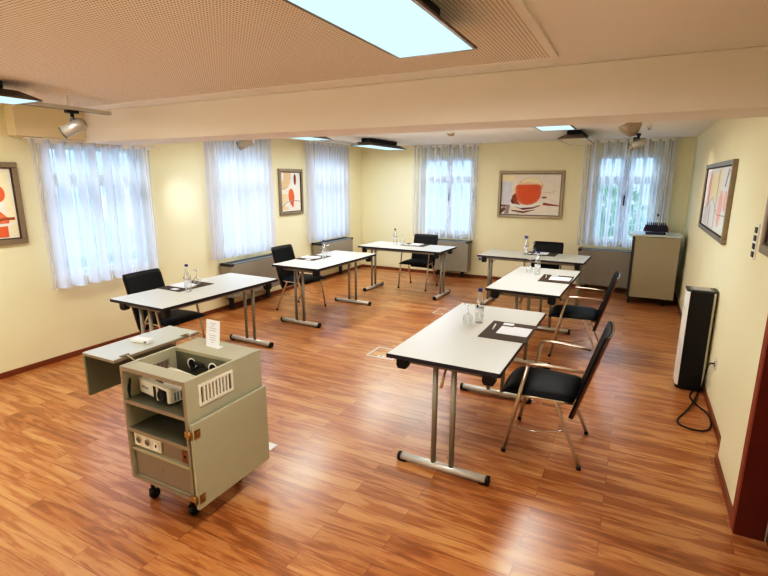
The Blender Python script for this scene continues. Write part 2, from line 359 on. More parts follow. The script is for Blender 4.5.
# ------------------------------------------------------------------ curtains
def curtain(a0, a1, z0, z1, axis, base, folds, label):
    t = thing('sheer_curtain', label, 'curtain', (0, 0, 0), group='sheer curtains on the windows')
    n = folds*28; m = 14; mb = MB(); bm = mb.bm; rows = []
    gat = {}; rnd = random.Random(int(a0*1000)); ph = [rnd.uniform(-.5, .5) for _ in range(folds+2)]
    for j in range(m+1):
        v = j/m; z = z1+(z0-z1)*v; row = []
        for i in range(n+1):
            u = i/n; k = u*folds; kk = int(k)
            jit = ph[kk]*(1-(k-kk)) + ph[kk+1]*(k-kk)
            amp = (.020+.020*min(1, v*3)) * (1+.3*jit)
            off = amp*math.tanh(1.5*math.sin(2*PI*(k+jit*.4))) + .004*math.sin(5*k+2*v)
            pos = a0+(a1-a0)*u + .012*jit*v
            d = base + off
            cph = math.cos(2*PI*(k+jit*.4)); gv = max(0, min(1, (cph+.25+.35*jit)/.45)); gv = gv*gv*(3-2*gv)
            vv = bm.verts.new((XL+d, pos, z) if axis == 'y' else (pos, YB-d, z)); row.append(vv); gat[vv] = gv
        rows.append(row)
    half = n//2
    for j in range(m+1):          # the two panels part a little at the middle
        v = j/m; g = .012*math.sin(PI*min(1, v*1.2))
        for i in range(n+1):
            w = max(0, 1-abs(i-half)/(n*.10)); sgn = -1 if i < half else 1
            if axis == 'y': rows[j][i].co.y += sgn*g*w
            else: rows[j][i].co.x += sgn*g*w
    fs = [bm.faces.new([rows[j][i], rows[j][i+1], rows[j+1][i+1], rows[j+1][i]]) for j in range(m) for i in range(n) if i != half-1 and i != half]
    mb._fin(fs, True)
    L_, R_ = MB(), MB()
    for f in fs:
        c = sum((v_.co for v_ in f.verts), Vector())/4; mid = (a0+a1)/2
        T_ = L_ if (c.y if axis == 'y' else c.x) < mid else R_; al = T_.__dict__.setdefault('gl', [])
        d_ = T_.__dict__.setdefault('vm', {}); vs = []
        for v_ in f.verts:
            key = tuple(round(q, 6) for q in v_.co)
            if key not in d_: d_[key] = T_.bm.verts.new(v_.co); al.append(gat[v_])
            vs.append(d_[key])
        T_._fin([T_.bm.faces.new(vs)], True)
    bm.free()
    for T_ in (L_, R_):
        T_.mats = ['voile']; al = T_.gl; o_ = T_.build('fabric_panel', None, t)
        at = o_.data.attributes.new('gather', 'FLOAT', 'POINT'); at.data.foreach_set('value', al)
    # header tape gathers and hem
    h = MB()
    for zz0, zz1, dd in ((z1-.035, z1-.005, .006),):
        if axis == 'y': h.box(XL+base-.004, XL+base+.004, a0, a1, zz0, zz1)
        else: h.box(a0, a1, YB-base-.004, YB-base+.004, zz0, zz1)
    h.build('header_tape', 'sill', t)
    r = MB()
    if axis == 'y': r.box(XL+base-.018, XL+base+.018, a0-.03, a1+.05, z1-.008, z1+.010)
    else: r.box(a0-.03, a1+.05, YB-base-.018, YB-base+.018, z1-.008, z1+.010)
    if z1 < 2.2:
        for yy in (a0+.1, a1-.1): r.box(XL, XL+base, yy-.01, yy+.01, z1-.004, z1+.006)
    r.build('curtain_rail', 'sill', t)
curtain(2.49, 3.70, .715, 2.075, 'y', .085, 9, 'white sheer curtain under the cross beam, nearest window on the left wall')
curtain(4.47, 5.67, .715, ZC-.012, 'y', .085, 9, 'white sheer curtain on the left wall between cross beam and small portrait picture')
curtain(6.54, 7.85, .72, ZC-.012, 'y', .085, 9, 'white sheer curtain on the left wall nearest the far corner')
curtain(-3.70, -2.50, .70, ZC-.012, 'x', .085, 9, 'white sheer curtain on the back wall behind the black chair')
curtain(-.80, .42, .72, ZC-.012, 'x', .085, 9, 'white sheer curtain on the back wall behind the grey cabinet')
# ------------------------------------------------------------------ convectors
def convector(loc, rz, length, z0, z1, depth, label, legs=True):
    t = thing('convector_heater', label, 'heater', loc, rz, 'grey convector heaters under the windows')
    L = length/2   # local: x along wall, +y towards room, back at y=0
    MB().box(-L, L, .02, depth, z0, z1).build('casing', 'rad', t, .008)
    MB().box(-L-.002, L+.002, .02, depth-.002, z1, z1+.014).build('top_cover', 'radtop', t, .003)
    g = MB()
    for k in range(26):
        x = -L+.06+(2*L-.12)*k/25; g.box(x-.008, x+.008, .05, depth-.06, z1+.014, z1+.017)
    g.build('grille', 'raddark', t)
    for a_, b_ in ((-L-.006, -L+.05), (L-.05, L+.006)): MB().box(a_, b_, .018, depth+.002, z1-.02, z1+.018).build('end_cap', 'raddark', t, .006)
    for a_ in (-L+.12, L-.18): MB().box(a_, a_+.06, .018, .05, 0, z0+.01).build('support_foot', 'raddark', t)
convector((XL, 5.17, 0), -PI/2, 1.05, .19, .63, .22, 'grey convector heater under the left wall window behind the nearer two tables')
convector((XL, 7.23, 0), -PI/2, 1.02, .27, .67, .22, 'grey convector heater under the left wall window nearest the corner')
convector((-2.955, YB, 0), PI, .76, .12, .655, .22, 'grey convector heater on the back wall right behind the far left chair')
convector((-.19, YB, 0), PI, 1.14, .10, .655, .22, 'grey convector heater on the back wall beside the tall grey cabinet')
# ------------------------------------------------------------------ tables
TL, TW, TH = 1.374, .678, .73
def make_table():
    t = thing('folding_table', '', 'table', group='white folding tables set in a U')
    L, W = TL/2, TW/2
    MB().box(-L+.002, L-.002, -W+.002, W-.002, TH-.022, TH).build('tabletop', 'top', t, .003)
    MB().box(-L, L, -W, -W+.004, TH-.026, TH-.002).box(-L, L, W-.004, W, TH-.026, TH-.002).box(-L, -L+.004, -W, W, TH-.026, TH-.002).box(L-.004, L, -W, W, TH-.026, TH-.002).build('edge_band', 'edge', t)
    MB().box(-L+.08, L-.08, -W+.07, -W+.10, TH-.06, TH-.022).box(-L+.08, L-.08, W-.10, W-.07, TH-.06, TH-.022).build('under_rail', 'rail', t, .002)
    ins = .086
    for sx in (-1, 1):
        x = sx*(L-ins)
        for sy in (-1, 1):
            MB().tube([(x, sy*.057, .045), (x, sy*.057, TH-.05)], .0165, 12).build('leg', 'rail', t)
        f = MB().tube([(x, -.275, .03), (x, .275, .03)], .026, 14, flat=.9).build('foot', 'silver', t)
        MB().tube([(x, -.292, .028), (x, -.272, .028)], .0275, 12).build('end_cap', 'blackp', f); MB().box(x-.018, x+.018, -.288, -.235, 0, .01).build('rubber_pad', 'blackp', f)
        MB().tube([(x, .272, .028), (x, .292, .028)], .0275, 12).build('end_cap', 'blackp', f); MB().box(x-.018, x+.018, .235, .288, 0, .01).build('rubber_pad', 'blackp', f)
        MB().tube([(x, -W+.06, TH-.055), (x, W-.06, TH-.055)], .017, 10).build('cross_tube', 'rail', t)
        MB().tube([(x, .02, TH-.19), (x-sx*.05, .02, TH-.12), (x-sx*.16, .02, TH-.03)], .008, 8).build('brace', 'bronze', t)
        for sy in (-1, 1):
            b = MB(); y = sy*(W-.075)
            b.poly([(x-.02*sx, y-.034, TH-.024), (x-.02*sx, y+.034, TH-.024), (x-.02*sx, y+.036, TH-.085), (x-.02*sx, y+.026, TH-.105), (x-.02*sx, y-.026, TH-.105), (x-.02*sx, y-.036, TH-.085)], (.055*sx, 0, 0))
            b.build('corner_clamp', 'blackp', t, .006)
    return t
TB = [(-.887, 3.112, 1.562, 'nearest white folding table, with the black armchair closest to the camera at its right side'),
      (-.848, 5.138, 1.541, 'middle white folding table of the right-hand row, beside the farther of the two side-on chairs'),
      (-1.188, 6.787, -.050, 'white folding table near the back wall under the landscape orange picture'),
      (-3.108, 6.82, -.033, 'white folding table near the far left corner in front of the back wall curtain'),
      (-3.508, 5.213, 1.55, 'middle white folding table on the left side, under the small portrait picture'),
      (-3.582, 3.194, 1.546, 'near left white folding table behind the open projector trolley')]
t0 = make_table()
for i, (x, y, a, lab) in enumerate(TB):
    if i == 0: t0.location = (x, y, 0); t0.rotation_euler = (0, 0, a); t0['label'] = lab
    else: dup(t0, (x, y, 0), a, lab)
# ------------------------------------------------------------------ chairs (local: sitter faces -X)
def make_chair():
    t = thing('armchair', '', 'chair', group='black armchairs at the tables')
    def back_grid(x_off, wid, z0, z1, thick, rr):
        mb = MB(); bm = mb.bm; nu, nv = 14, 14; G = [[], []]
        for side in (0, 1):
            for j in range(nv+1):
                v = j/nv; row = []
                z = z0+(z1-z0)*v
                e = min(v, 1-v)*(z1-z0); w = wid - (rr-math.sqrt(max(0, rr*rr-(rr-min(e, rr))**2)))
                for i in range(nu+1):
                    s = -1+2*i/nu; y = s*w
                    x = .142+(z-.30)*.29 + .024*(1-(y/.23)**2) + x_off + (thick if side else 0)
                    row.append(bm.verts.new((x, y, z)))
                G[side].append(row)
        fs = []
        for side in (0, 1):
            for j in range(nv):
                for i in range(nu):
                    q = [G[side][j][i], G[side][j][i+1], G[side][j+1][i+1], G[side][j+1][i]]
                    fs.append(bm.faces.new(q if side else q[::-1]))
        bd = [(0, i) for i in range(nu)] + [(j, nu) for j in range(nv)] + [(nv, i) for i in range(nu, 0, -1)] + [(j, 0) for j in range(nv, 0, -1)]
        for a in range(len(bd)):
            b = (a+1) % len(bd); p, q = bd[a], bd[b]
            fs.append(bm.faces.new([G[0][p[0]][p[1]], G[0][q[0]][q[1]], G[1][q[0]][q[1]], G[1][p[0]][p[1]]]))
        mb._fin(fs, True); return mb
    b = back_grid(-.013, .2125, .305, .842, .015, .010).build('backrest', 'leather', t)
    back_grid(.002, .213, .30, .844, .011, .012).build('backrest_shell', 'shell', b)
    # seat: bulged cushion
    mb = MB(); bm = mb.bm; n = 12; top = []; bot = []
    for j in range(n+1):
        u = -1+2*j/n; rt = []; rb = []
        for i in range(n+1):
            v = -1+2*i/n
            su = u*math.sqrt(1-v*v*.12); sv = v*math.sqrt(1-u*u*.10)
            x = -.055+su*.230; y = sv*(.232-.012*u)
            e = max(abs(u), abs(v)); h = .452-.030*max(0, (e-.55)/.45)**2.2 + .006*math.cos(v*PI/2) - .016*max(0, -u)**3
            rt.append(bm.verts.new((x, y, h))); rb.append(bm.verts.new((x*.97, y*.97, .408)))
        top.append(rt); bot.append(rb)
    fs = []
    for j in range(n):
        for i in range(n):
            fs.append(bm.faces.new([top[j][i], top[j+1][i], top[j+1][i+1], top[j][i+1]])); fs.append(bm.faces.new([bot[j][i], bot[j][i+1], bot[j+1][i+1], bot[j+1][i]]))
    bd = [(0, i) for i in range(n)] + [(j, n) for j in range(n)] + [(n, i) for i in range(n, 0, -1)] + [(j, 0) for j in range(n, 0, -1)]
    for a in range(len(bd)):
        p, q = bd[a], bd[(a+1) % len(bd)]; fs.append(bm.faces.new([top[p[0]][p[1]], top[q[0]][q[1]], bot[q[0]][q[1]], bot[p[0]][p[1]]]))
    mb._fin(fs, True); mb.build('seat', 'leather', t)
    for s in (-1, 1):
        y = s*.243
        l = MB().tube([(-.235, y, .012), (-.180, y, .30), (-.118, y, .612)], .0105, 10, flat=1.2).build('leg', 'bronze', t)
        MB().tube([(-.237, y, 0), (-.233, y, .022)], .014, 10).build('foot_cap', 'blackp', l)
        MB().tube([(-.1185, y, .610), (-.114, y, .624), (-.104, y, .630), (0, y*.985, .632), (.14, y*.94, .628), (.205, y*.885, .622)], .0105, 10, flat=.9).build('armrest', 'bronze', t)
        ly = s*.228
        l = MB().tube([(.045, ly*.93, .410), (.060, ly*.95, .395), (.125, ly, .25), (.185, ly*1.03, .11), (.225, ly*1.06, .012)], .0115, 10).build('leg', 'bronze', t)
        MB().tube([(.222, ly*1.06, .022), (.227, ly*1.065, 0)], .014, 10).build('foot_cap', 'blackp', l)
    f = MB()
    for s in (-1, 1):
        f.tube([(-.165, s*.24, .405), (-.06, s*.222, .408), (.10, s*.212, .405), (.148, s*.19, .40)], .0095, 8)
    f.tube([(-.16, -.24, .405), (-.16, .24, .405)], .008, 8).tube([(.10, -.212, .405), (.10, .212, .405)], .009, 8)
    for s in (-1, 1): f.tube([(.10, s*.19, .405), (.165, s*.18, .395), (.19, s*.16, .40)], .009, 8)
    f.build('seat_frame', 'bronze', t)
    for s in (-1, 1): MB().tube([(-.200, s*.238, .20), (-.12, s*.215, .172), (-.02, s*.205, .170), (.07, s*.215, .205), (.135, s*.226, .235)], .0035, 6).build('stretcher', 'chrome', t)
    return t
CH = [(-.380, 3.155, .0, 'black armchair with champagne tube frame, nearest the camera, at the right of the nearest table'),
      (-.408, 5.13, .04, 'black armchair seen side-on behind the nearest chair, beside the middle right table'),
      (-1.11, 7.17, PI/2-.02, 'black armchair behind the table under the landscape orange picture'),
      (-3.10, 7.26, PI/2-.03, 'black armchair in front of the back wall curtain, behind the far left table'),
      (-3.985, 5.25, PI, 'black armchair on the left side behind the middle left table, in front of the heater'),
      (-3.97, 3.10, PI+.06, 'black armchair on the left side under the nearest left window curtain')]
c0 = make_chair()
for i, (x, y, a, lab) in enumerate(CH):
    if i == 0: c0.location = (x, y, 0); c0.rotation_euler = (0, 0, a); c0['label'] = lab
    else: dup(c0, (x, y, 0), a, lab)
# ------------------------------------------------------------------ tableware
WH = ['on the nearest right table', 'on the middle right table', 'on the table under the landscape orange picture',
      'on the far left corner table', 'on the middle left table', 'on the near left table behind the trolley']
bot = [(-.927, 3.30), (-.893, 5.38), (-1.291, 6.766), (-3.367, 6.93), (-3.486, 5.10), (-3.565, 3.025)]
gob = [(-.985, 3.215), (-.985, 5.44), (-1.226, 6.98), (-3.258, 6.99), (-3.60, 5.38), (-3.70, 3.25)]
t = thing('water_bottle', 'clear glass water bottle with blue cap '+WH[0], 'bottle', (bot[0][0], bot[0][1], TH), group='water bottles on the tables')
MB().lathe([(.028, 0), (.031, .004), (.031, .10), (.0305, .135), (.027, .155), (.019, .195), (.0135, .215), (.013, .236)], seg=20).build('bottle_body', 'bottle', t)
MB().lathe([(.0145, .232), (.015, .236), (.015, .249), (.013, .252)], seg=16).build('cap', 'blue', t)
lb = MB(); lb.lathe([(.0315, .082), (.0315, .112)], seg=20, cap=False).build('bottle_label', 'blabel', t)
MB().mat('hole').box(-.012, .0, -.0335, -.0318, .12, .135).build('print_mark', 'hole', t)
for i in range(1, 6): dup(t, (bot[i][0], bot[i][1], TH), random.uniform(-1, 1), 'clear glass water bottle with blue cap '+WH[i])
t = thing('stemmed_glass', 'clear stemmed glass turned upside down '+WH[0], 'glass', (gob[0][0], gob[0][1], TH), group='upturned glasses on the tables')
MB().lathe([(.030, 0), (.034, .02), (.036, .045), (.030, .068), (.014, .082), (.005, .088)], seg=20, cap=False).build('bowl', 'goblet', t)
MB().lathe([(.004, .086), (.0036, .142)], seg=10).build('stem', 'goblet', t)
MB().lathe([(.006, .140), (.031, .150), (.032, .153), (.0, .155)], seg=20).build('foot', 'goblet', t)
for i in range(1, 6): dup(t, (gob[i][0], gob[i][1], TH), 0, 'clear stemmed glass turned upside down '+WH[i])
# mats (local: x across towards the sitter = +x, y along table)
mats = [(-.687, 3.185, 0), (-.668, 5.215, .0), (-1.115, 7.005-.05, PI/2-.03), (-3.045, 7.00, PI/2-.02), (-3.715, 5.18, PI-.0), (-3.772, 3.18, PI-.03)]
mt = MB(); mt.box(-.155, .155, -.205, .205, 0, .004); mto = mt.build('writing_mat', 'mat', None, .0015); tag(mto, '', 'desk mat', 'dark writing mats on the tables')
pd = MB().box(-.100, .100, -.085, .085, 0, .004).box(-.02, .105, -.072, .095, .004, .0055).mat('ink').box(-.09, -.085, -.07, .07, .004, .0043).build('notepad', 'paper'); tag(pd, '', 'notepad', 'notepads on the writing mats')
pd.data.materials.clear(); pd.data.materials.append(M['paper']); pd.data.materials.append(M['ink'])
pe = thing('ballpoint_pen', '', 'pen', group='pens on the writing mats')
MB().tube([(0, -.06, .006), (0, .06, .006)], .0055, 8).build('barrel', 'white', pe)
MB().tube([(0, .06, .006), (0, .07, .006)], [.0045, .0015], 8).build('tip', 'grey', pe)
MB().box(.003, .0055, -.058, -.02, .010, .012).build('clip', 'chrome', pe)
ca = MB().box(-.036, .036, -.024, .024, 0, .0016).mat('blue').box(-.028, .012, -.004, .0, .0016, .0019).build('name_card', 'paper'); tag(ca, '', 'card', 'small cards on the writing mats')
ca.data.materials.clear(); ca.data.materials.append(M['paper']); ca.data.materials.append(M['ink'])
for i, (x, y, a) in enumerate(mats):
    R = Matrix.Rotation(a, 3, 'Z')
    def put(src, lx, ly, z, rz, lab):
        p = R @ Vector((lx, ly, 0)); loc = (x+p.x, y+p.y, z)
        if i == 0: src.location = loc; src.rotation_euler = (0, 0, a+rz); src['label'] = lab
        else: dup(src, loc, a+rz, lab)
    put(mto, 0, 0, TH, 0, 'dark brown rectangular writing mat '+WH[i])
    put(pd, .035, .0, TH+.004, 0, 'white notepad with loose sheet on dark mat '+WH[i])
    put(pe, -.108, .035, TH+.004, .1, 'white pen lying beside the notepad '+WH[i])
    put(ca, -.035, .155, TH+.004, .05, 'small white card at the mat corner '+WH[i])
# ------------------------------------------------------------------ pictures
def ell(cx, cy, rx, ry, n=22, rot=0, a0=0, a1=2*PI):
    out = []
    for k in range(n):
        a = a0+(a1-a0)*k/(n if a1-a0 > 6.2 else n-1); x, y = rx*math.cos(a), ry*math.sin(a)
        out.append((cx+x*math.cos(rot)-y*math.sin(rot), cy+x*math.sin(rot)+y*math.cos(rot)))
    return out
def stroke(pts, w):
    L, Rr = [], []
    for i, p in enumerate(pts):
        q0, q1 = pts[max(0, i-1)], pts[min(len(pts)-1, i+1)]; d = Vector((q1[0]-q0[0], q1[1]-q0[1])).normalized()
        ww = w[i] if isinstance(w, list) else w
        L.append((p[0]-d.y*ww, p[1]+d.x*ww)); Rr.append((p[0]+d.y*ww, p[1]-d.x*ww))
    return L + Rr[::-1]
def picture(loc, rz, w, h, shapes, bg, label, fw=.045):
    """local: x across, z up, back at y=0, front towards -y"""
    t = thing('framed_picture', label, 'picture', loc, rz, 'framed abstract pictures on the walls')
    fr = MB()
    for (x0, x1, z0, z1) in ((-w/2, w/2, -h/2, -h/2+fw), (-w/2, w/2, h/2-fw, h/2), (-w/2, -w/2+fw, -h/2+fw, h/2-fw), (w/2-fw, w/2, -h/2+fw, h/2-fw)):
        fr.box(x0, x1, -.036, 0, z0, z1)
    fr.build('frame', 'frame', t, .005)
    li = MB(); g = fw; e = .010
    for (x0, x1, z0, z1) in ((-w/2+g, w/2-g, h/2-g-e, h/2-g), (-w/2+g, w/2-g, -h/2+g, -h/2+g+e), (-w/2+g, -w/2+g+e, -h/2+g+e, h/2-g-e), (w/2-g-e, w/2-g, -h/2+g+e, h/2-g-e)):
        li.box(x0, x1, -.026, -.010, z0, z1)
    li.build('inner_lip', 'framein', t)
    pm = MB(); iw, ih = w/2-g, h/2-g
    pm.mat(bg).box(-iw, iw, -.014, -.006, -ih, ih)
    d = -.0145
    for col, pts in shapes:
        pm.mat(col); q = [(max(-iw+.008, min(iw-.008, px*iw)), d, max(-ih+.008, min(ih-.008, pz*ih))) for px, pz in pts]
        try: pm.poly(q)
        except Exception: pass
        d -= .0004
    pm.build('painting', None, t); return t
# back wall landscape
picture((-1.61, YB, 1.497), 0, 1.065, .775, [
    ('blueish', [(-.98, .62), (-.66, .6), (-.6, .1), (-.64, -.5), (-.98, -.52)]), ('yellow', [(-1, .95), (-.5, .95), (-.55, .65), (-1, .66)]),
    ('tan', ell(.0, .42, .42, .40)), ('yellow', ell(.02, .52, .34, .28)), ('peach', ell(-.1, .12, .46, .50)),
    ('rust', [(-.60, -.05), (-.46, .1), (-.42, -.3), (-.3, -.5), (-.55, -.44), (-.64, -.35)]),
    ('orange2', [(-.49, .40), (-.43, .48), (.28, .50), (.35, .42), (.37, .1), (.34, -.15), (.24, -.34), (.08, -.46), (-.1, -.5), (-.28, -.45), (-.42, -.28), (-.48, 0)]),
    ('orange', [(-.42, .34), (-.36, .42), (.22, .44), (.29, .34), (.31, .08), (.27, -.12), (.18, -.28), (.04, -.38), (-.1, -.41), (-.24, -.36), (-.36, -.2), (-.41, .02)]),
    ('peach', [(-.45, .50), (.3, .52), (.22, .58), (-.36, .57)]),
    ('maroon', stroke([(-.62, -.25), (-.55, -.5), (-.2, -.68), (.1, -.62), (.35, -.5)], [.03, .05, .06, .05, .02])),
    ('white', stroke([(-.7, -.45), (-.3, -.6), (.1, -.55), (.5, -.35)], .05)), ('brown', [(-1, -.5), (-.7, -.52), (-.72, -.6), (-1, -.6)]),
    ('brown', [(-1, -.72), (-.85, -.6), (-.8, -.75), (-.98, -.95)]), ('greyl', [(-.78, -.5), (-.66, -.5), (-.7, -.95), (-.85, -.95)]),
    ('rust', stroke([(.45, -.42), (.6, -.45), (.97, -.5)], [.06, .05, .025])), ('rust', stroke([(.4, -.12), (.55, -.12)], .04)),
    ('tan', stroke([(.42, .1), (.7, .12), (.85, .2)], .015)), ('brown', stroke([(-.6, -.78), (-.2, -.85), (.2, -.72)], [.03, .05, .01]))],
    'cream', 'landscape abstract picture with big orange bowl shape on the back wall')
# left wall small portrait (x axis runs towards -y ... rz=-pi/2 -> local +x = -y ; viewer inside room looking at -X wall)
picture((XL, 6.215, 1.544), PI/2, .585, .70, [
    ('tan', ell(-.75, .85, .75, .75)), ('cream', ell(-.95, .9, .3, .4)), ('white', [(.0, .95), (.9, .95), (.9, .2), (.25, .1)]),
    ('maroon', ell(.42, .62, .13, .28)), ('rust', ell(.46, .56, .07, .18)), ('orange', ell(.02, -.25, .30, .42, rot=.15)),
    ('peach', [(-.95, -.1), (-.35, -.1), (-.3, -.9), (-.95, -.9)]), ('white', ell(-.4, -.6, .3, .12, rot=.4)),
    ('greyl', stroke([(-.9, -.75), (-.4, -.5), (.2, -.42), (.9, -.5)], .022)), ('orange', ell(.12, -.62, .12, .16)), ('peach', ell(-.6, -.8, .2, .1)),
    ('greyl', stroke([(-.9, .15), (-.3, .25), (.0, .7), (.0, .95)], .012))],
    'cream', 'small portrait picture with orange oval on the left wall between two curtains')
picture((XL, 2.00, 1.52), PI/2, .80, .70, [
    ('white', [(-.6, .9), (.95, .95), (.95, .2), (-.4, .3)]), ('yellow', [(.7, .9), (.9, .9), (.95, -.9), (.78, -.9)]), ('peach', ell(-.2, .5, .5, .4)),
    ('orange', ell(.62, .28, .17, .24)), ('peach', ell(.62, .62, .12, .12)), ('orange', [(.45, -.05), (.58, -.15), (.80, -.42), (.78, -.55), (.40, -.55)]), ('orange2', ell(.5, -.42, .25, .16)),
    ('rust', stroke([(.3, -.5), (.7, -.42), (.92, -.42)], .04)), ('orange', [(.35, -.66), (.74, -.62), (.74, -.93), (.35, -.93)]), ('white', stroke([(.3, -.60), (.9, -.56)], .02))],
    'cream', 'portrait picture with orange patches on the left wall, cut off by the photo edge')
RS = [('blueish', [(-.9, .9), (-.5, .9), (-.55, -.9), (-.9, -.9)]), ('yellow', ell(-.2, .4, .3, .5)), ('white', [(.1, .95), (.5, .95), (.5, -.95), (.15, -.95)]),
      ('pink', ell(-.62, .25, .12, .6, rot=-.05)), ('pink', ell(.42, -.25, .13, .55)), ('yellow', [(.18, .95), (.32, .95), (.28, -.1), (.16, -.1)]),
      ('greyl', stroke([(-.9, -.45), (-.5, -.2), (-.2, .05), (0, -.2), (.3, -.45), (.9, -.4)], .012)), ('rust', stroke([(.12, .9), (.10, -.95)], .012)),
      ('rust', stroke([(-.32, -.2), (-.34, -.95)], .010)), ('greyl', stroke([(.75, .9), (.62, .4)], .03)), ('pink', ell(.75, .0, .1, .3))]
picture((XR, 5.55, 1.565), -PI/2, 1.75, .665, RS, 'white', 'wide pale picture with pink strokes on the right wall', .038)
picture((XN, 2.93, 1.675), -PI/2, .29, .60, [('blueish', [(-.9, .9), (-.2, .9), (-.3, -.9), (-.9, -.9)]), ('pink', ell(.3, .1, .2, .5)), ('yellow', ell(0, -.4, .3, .2))], 'white',
        'pale picture on the right wall beside the light switches, cut by the photo edge', .045)
# ------------------------------------------------------------------ suspended lights
def lamp(x, y, lit, label, L=1.25, W=.34):
    t = thing('suspended_light', label, 'ceiling light', (x, y, 0), group='rectangular suspended ceiling lights')
    MB().box(-.085, .085, -L*.36, L*.36, 2.285, ZC).build('housing', 'lamp', t, .01)
    MB().frustum(0, 0, W, L, 2.238, W*.55, L*.84, 2.287, open_bottom=True).build('flared_frame', 'lampf', t)
    MB().box(-W/2, -W/2+.012, -L/2, L/2, 2.230, 2.240).box(W/2-.012, W/2, -L/2, L/2, 2.230, 2.240).box(-W/2+.012, W/2-.012, -L/2, -L/2+.012, 2.230, 2.240).box(-W/2+.012, W/2-.012, L/2-.012, L/2, 2.230, 2.240).build('rim', 'lampf', t)
    MB().box(-W/2+.012, W/2-.012, -L/2+.012, L/2-.012, 2.231, 2.239).build('diffuser', 'lampon' if lit else 'lampoff', t)
    if lit:
        ld = bpy.data.lights.new('lamp_glow', 'AREA'); ld.shape = 'RECTANGLE'; ld.size = W-.04; ld.size_y = L-.04; ld.energy = LAMP_W; ld.color = (1, .99, .96)
        lo = bpy.data.objects.new('lamp_glow', ld); C.objects.link(lo); lo.location = (x, y, 2.226)
LAMP_W = 24
XA, XB = -3.73, -.79
lamp(XA, 1.36, True, 'lit suspended light at the left edge of the photo, before the cross beam')
lamp(XA, 4.82, True, 'lit suspended light on the left just behind the cross beam, before the track')
lamp(XA, 7.10, True, 'lit suspended light with black housing near the far left corner')
lamp(XB, 1.37, True, 'large bright suspended light at the top of the photo in the near room')
lamp(XB, 4.79, True, 'lit suspended light on the right seen just under the cross beam')
lamp(XB, 7.15, False, 'unlit suspended light with cream diffuser near the right end of the back wall')
def track(x, y0, y1, label):
    t = thing('lighting_track', label, 'light track', (x, (y0+y1)/2, 0), group='grey lighting tracks')
    L = (y1-y0)/2
    MB().box(-.022, .022, -L, L, 2.236, 2.262).build('rail', 'silver', t, .003)
    MB().box(-.008, .008, -L+.01, L-.01, 2.234, 2.237).build('groove', 'grey', t)
    MB().box(-.006, .006, -.006, .006, 2.262, ZC).build('hanger', 'ceil', t)
track(-3.86, 2.00, 2.66, 'grey lighting track reaching from the left edge light towards the beam')
track(-3.78, 3.62, 4.18, 'grey lighting track hidden behind the cross beam on the left')
track(-3.78, 5.46, 6.46, 'long grey lighting track between the two far left lights')
track(.03, 5.62, 5.84, 'short lighting track above the bronze spotlight before the right back window')
def spot(x, y, ztop, d, label, ln=.15, r=.046, drop=.10):
    t = thing('spotlight', label, 'spotlight', (x, y, 0), group='cylinder spotlights')
    d = Vector(d).normalized(); c = Vector((0, 0, ztop-drop)); q = d.to_track_quat('Z', 'Y').to_matrix()
    MB().box(-.02, .02, -.045, .045, ztop-.022, ztop).tube([(0, 0, ztop-.02), (0, 0, ztop-.05)], .013, 10).build('track_adapter', 'lamp', t, .003)
    side = d.cross(Vector((0, 0, 1))).normalized()
    MB().obox(c+side*(r+.006)+Vector((0, 0, .03)), (.035, .004, .045), Matrix((side.cross(Vector((0, 0, 1))), side, Vector((0, 0, 1)))).transposed(), .002).tube([c+side*(r+.006)+Vector((0, 0, .06)), Vector((0, 0, ztop-.045))], .008, 8).build('bracket', 'grey', t)
    MB().lathe([(.018, -ln*.55), (r*.8, -ln*.5), (r, -ln*.4), (r, ln*.5), (r*.92, ln*.5), (r*.9, ln*.40)], c, 24, q, cap=False).build('lamp_body', 'spot', t)
    MB().lathe([(r+.001, ln*.47), (r+.001, ln*.5), (r*.86, ln*.5)], c, 24, q, cap=False).build('front_ring', 'lamp', t)
    MB().lathe([(0, ln*.40), (r*.9, ln*.40)], c, 24, q, cap=False).build('lens', 'lampoff', t)
    return t, c, d
def spotlight(pos, target, w, ang=50, col=(1, .93, .8)):
    ld = bpy.data.lights.new('spot_beam', 'SPOT'); ld.energy = w; ld.spot_size = math.radians(ang); ld.spot_blend = .9; ld.shadow_soft_size = .04; ld.color = col
    lo = bpy.data.objects.new('spot_beam', ld); C.objects.link(lo); lo.location = pos
    lo.rotation_euler = (Vector(target)-Vector(pos)).to_track_quat('-Z', 'Y').to_euler()
spot(-3.86, 2.35, 2.236, (-.62, -.55, -.42), 'silver cylinder spotlight hanging near the nearest left curtain', .17, .045, .125)
spotlight((-3.95, 2.30, 2.07), (XL, 1.95, 1.5), 14)
spot(-3.78, 4.11, 2.236, (-.70, -.55, -.42), 'silver cylinder spotlight seen against the second left curtain under the beam', .17, .045, .125)
spotlight((-3.90, 4.02, 2.04), (XL, 4.12, 1.50), 20, 30)
# bronze canopy spot
t, c, d = spot(-.06, 5.98, 2.215, (-.86, -.35, -.42), 'bronze spotlight with cone canopy before the right back window', .16, .042, .105)
q = Vector((.30, .0, -.9)).normalized().to_track_quat('Z', 'Y').to_matrix()
MB().lathe([(.035, .0), (.115, .015), (.118, .03), (.10, .07), (.06, .125), (.03, .15)], (-.10, 0, 2.335), 24, q).build('canopy', 'gold', t)
spotlight((.02, 5.9, 2.1), (XR, 6.6, 1.6), 16, 60)
t = thing('smoke_detector', 'small beige detector on the far ceiling behind the cross beam', 'detector', (-2.276, 6.341, 0))
MB().lathe([(.03, ZC-.045), (.042, ZC-.035), (.042, ZC-.018)], seg=18).build('sensor_head', 'gold', t)
MB().lathe([(.052, ZC-.018), (.052, ZC)], seg=18).build('mounting_plate', 'offwhite', t)
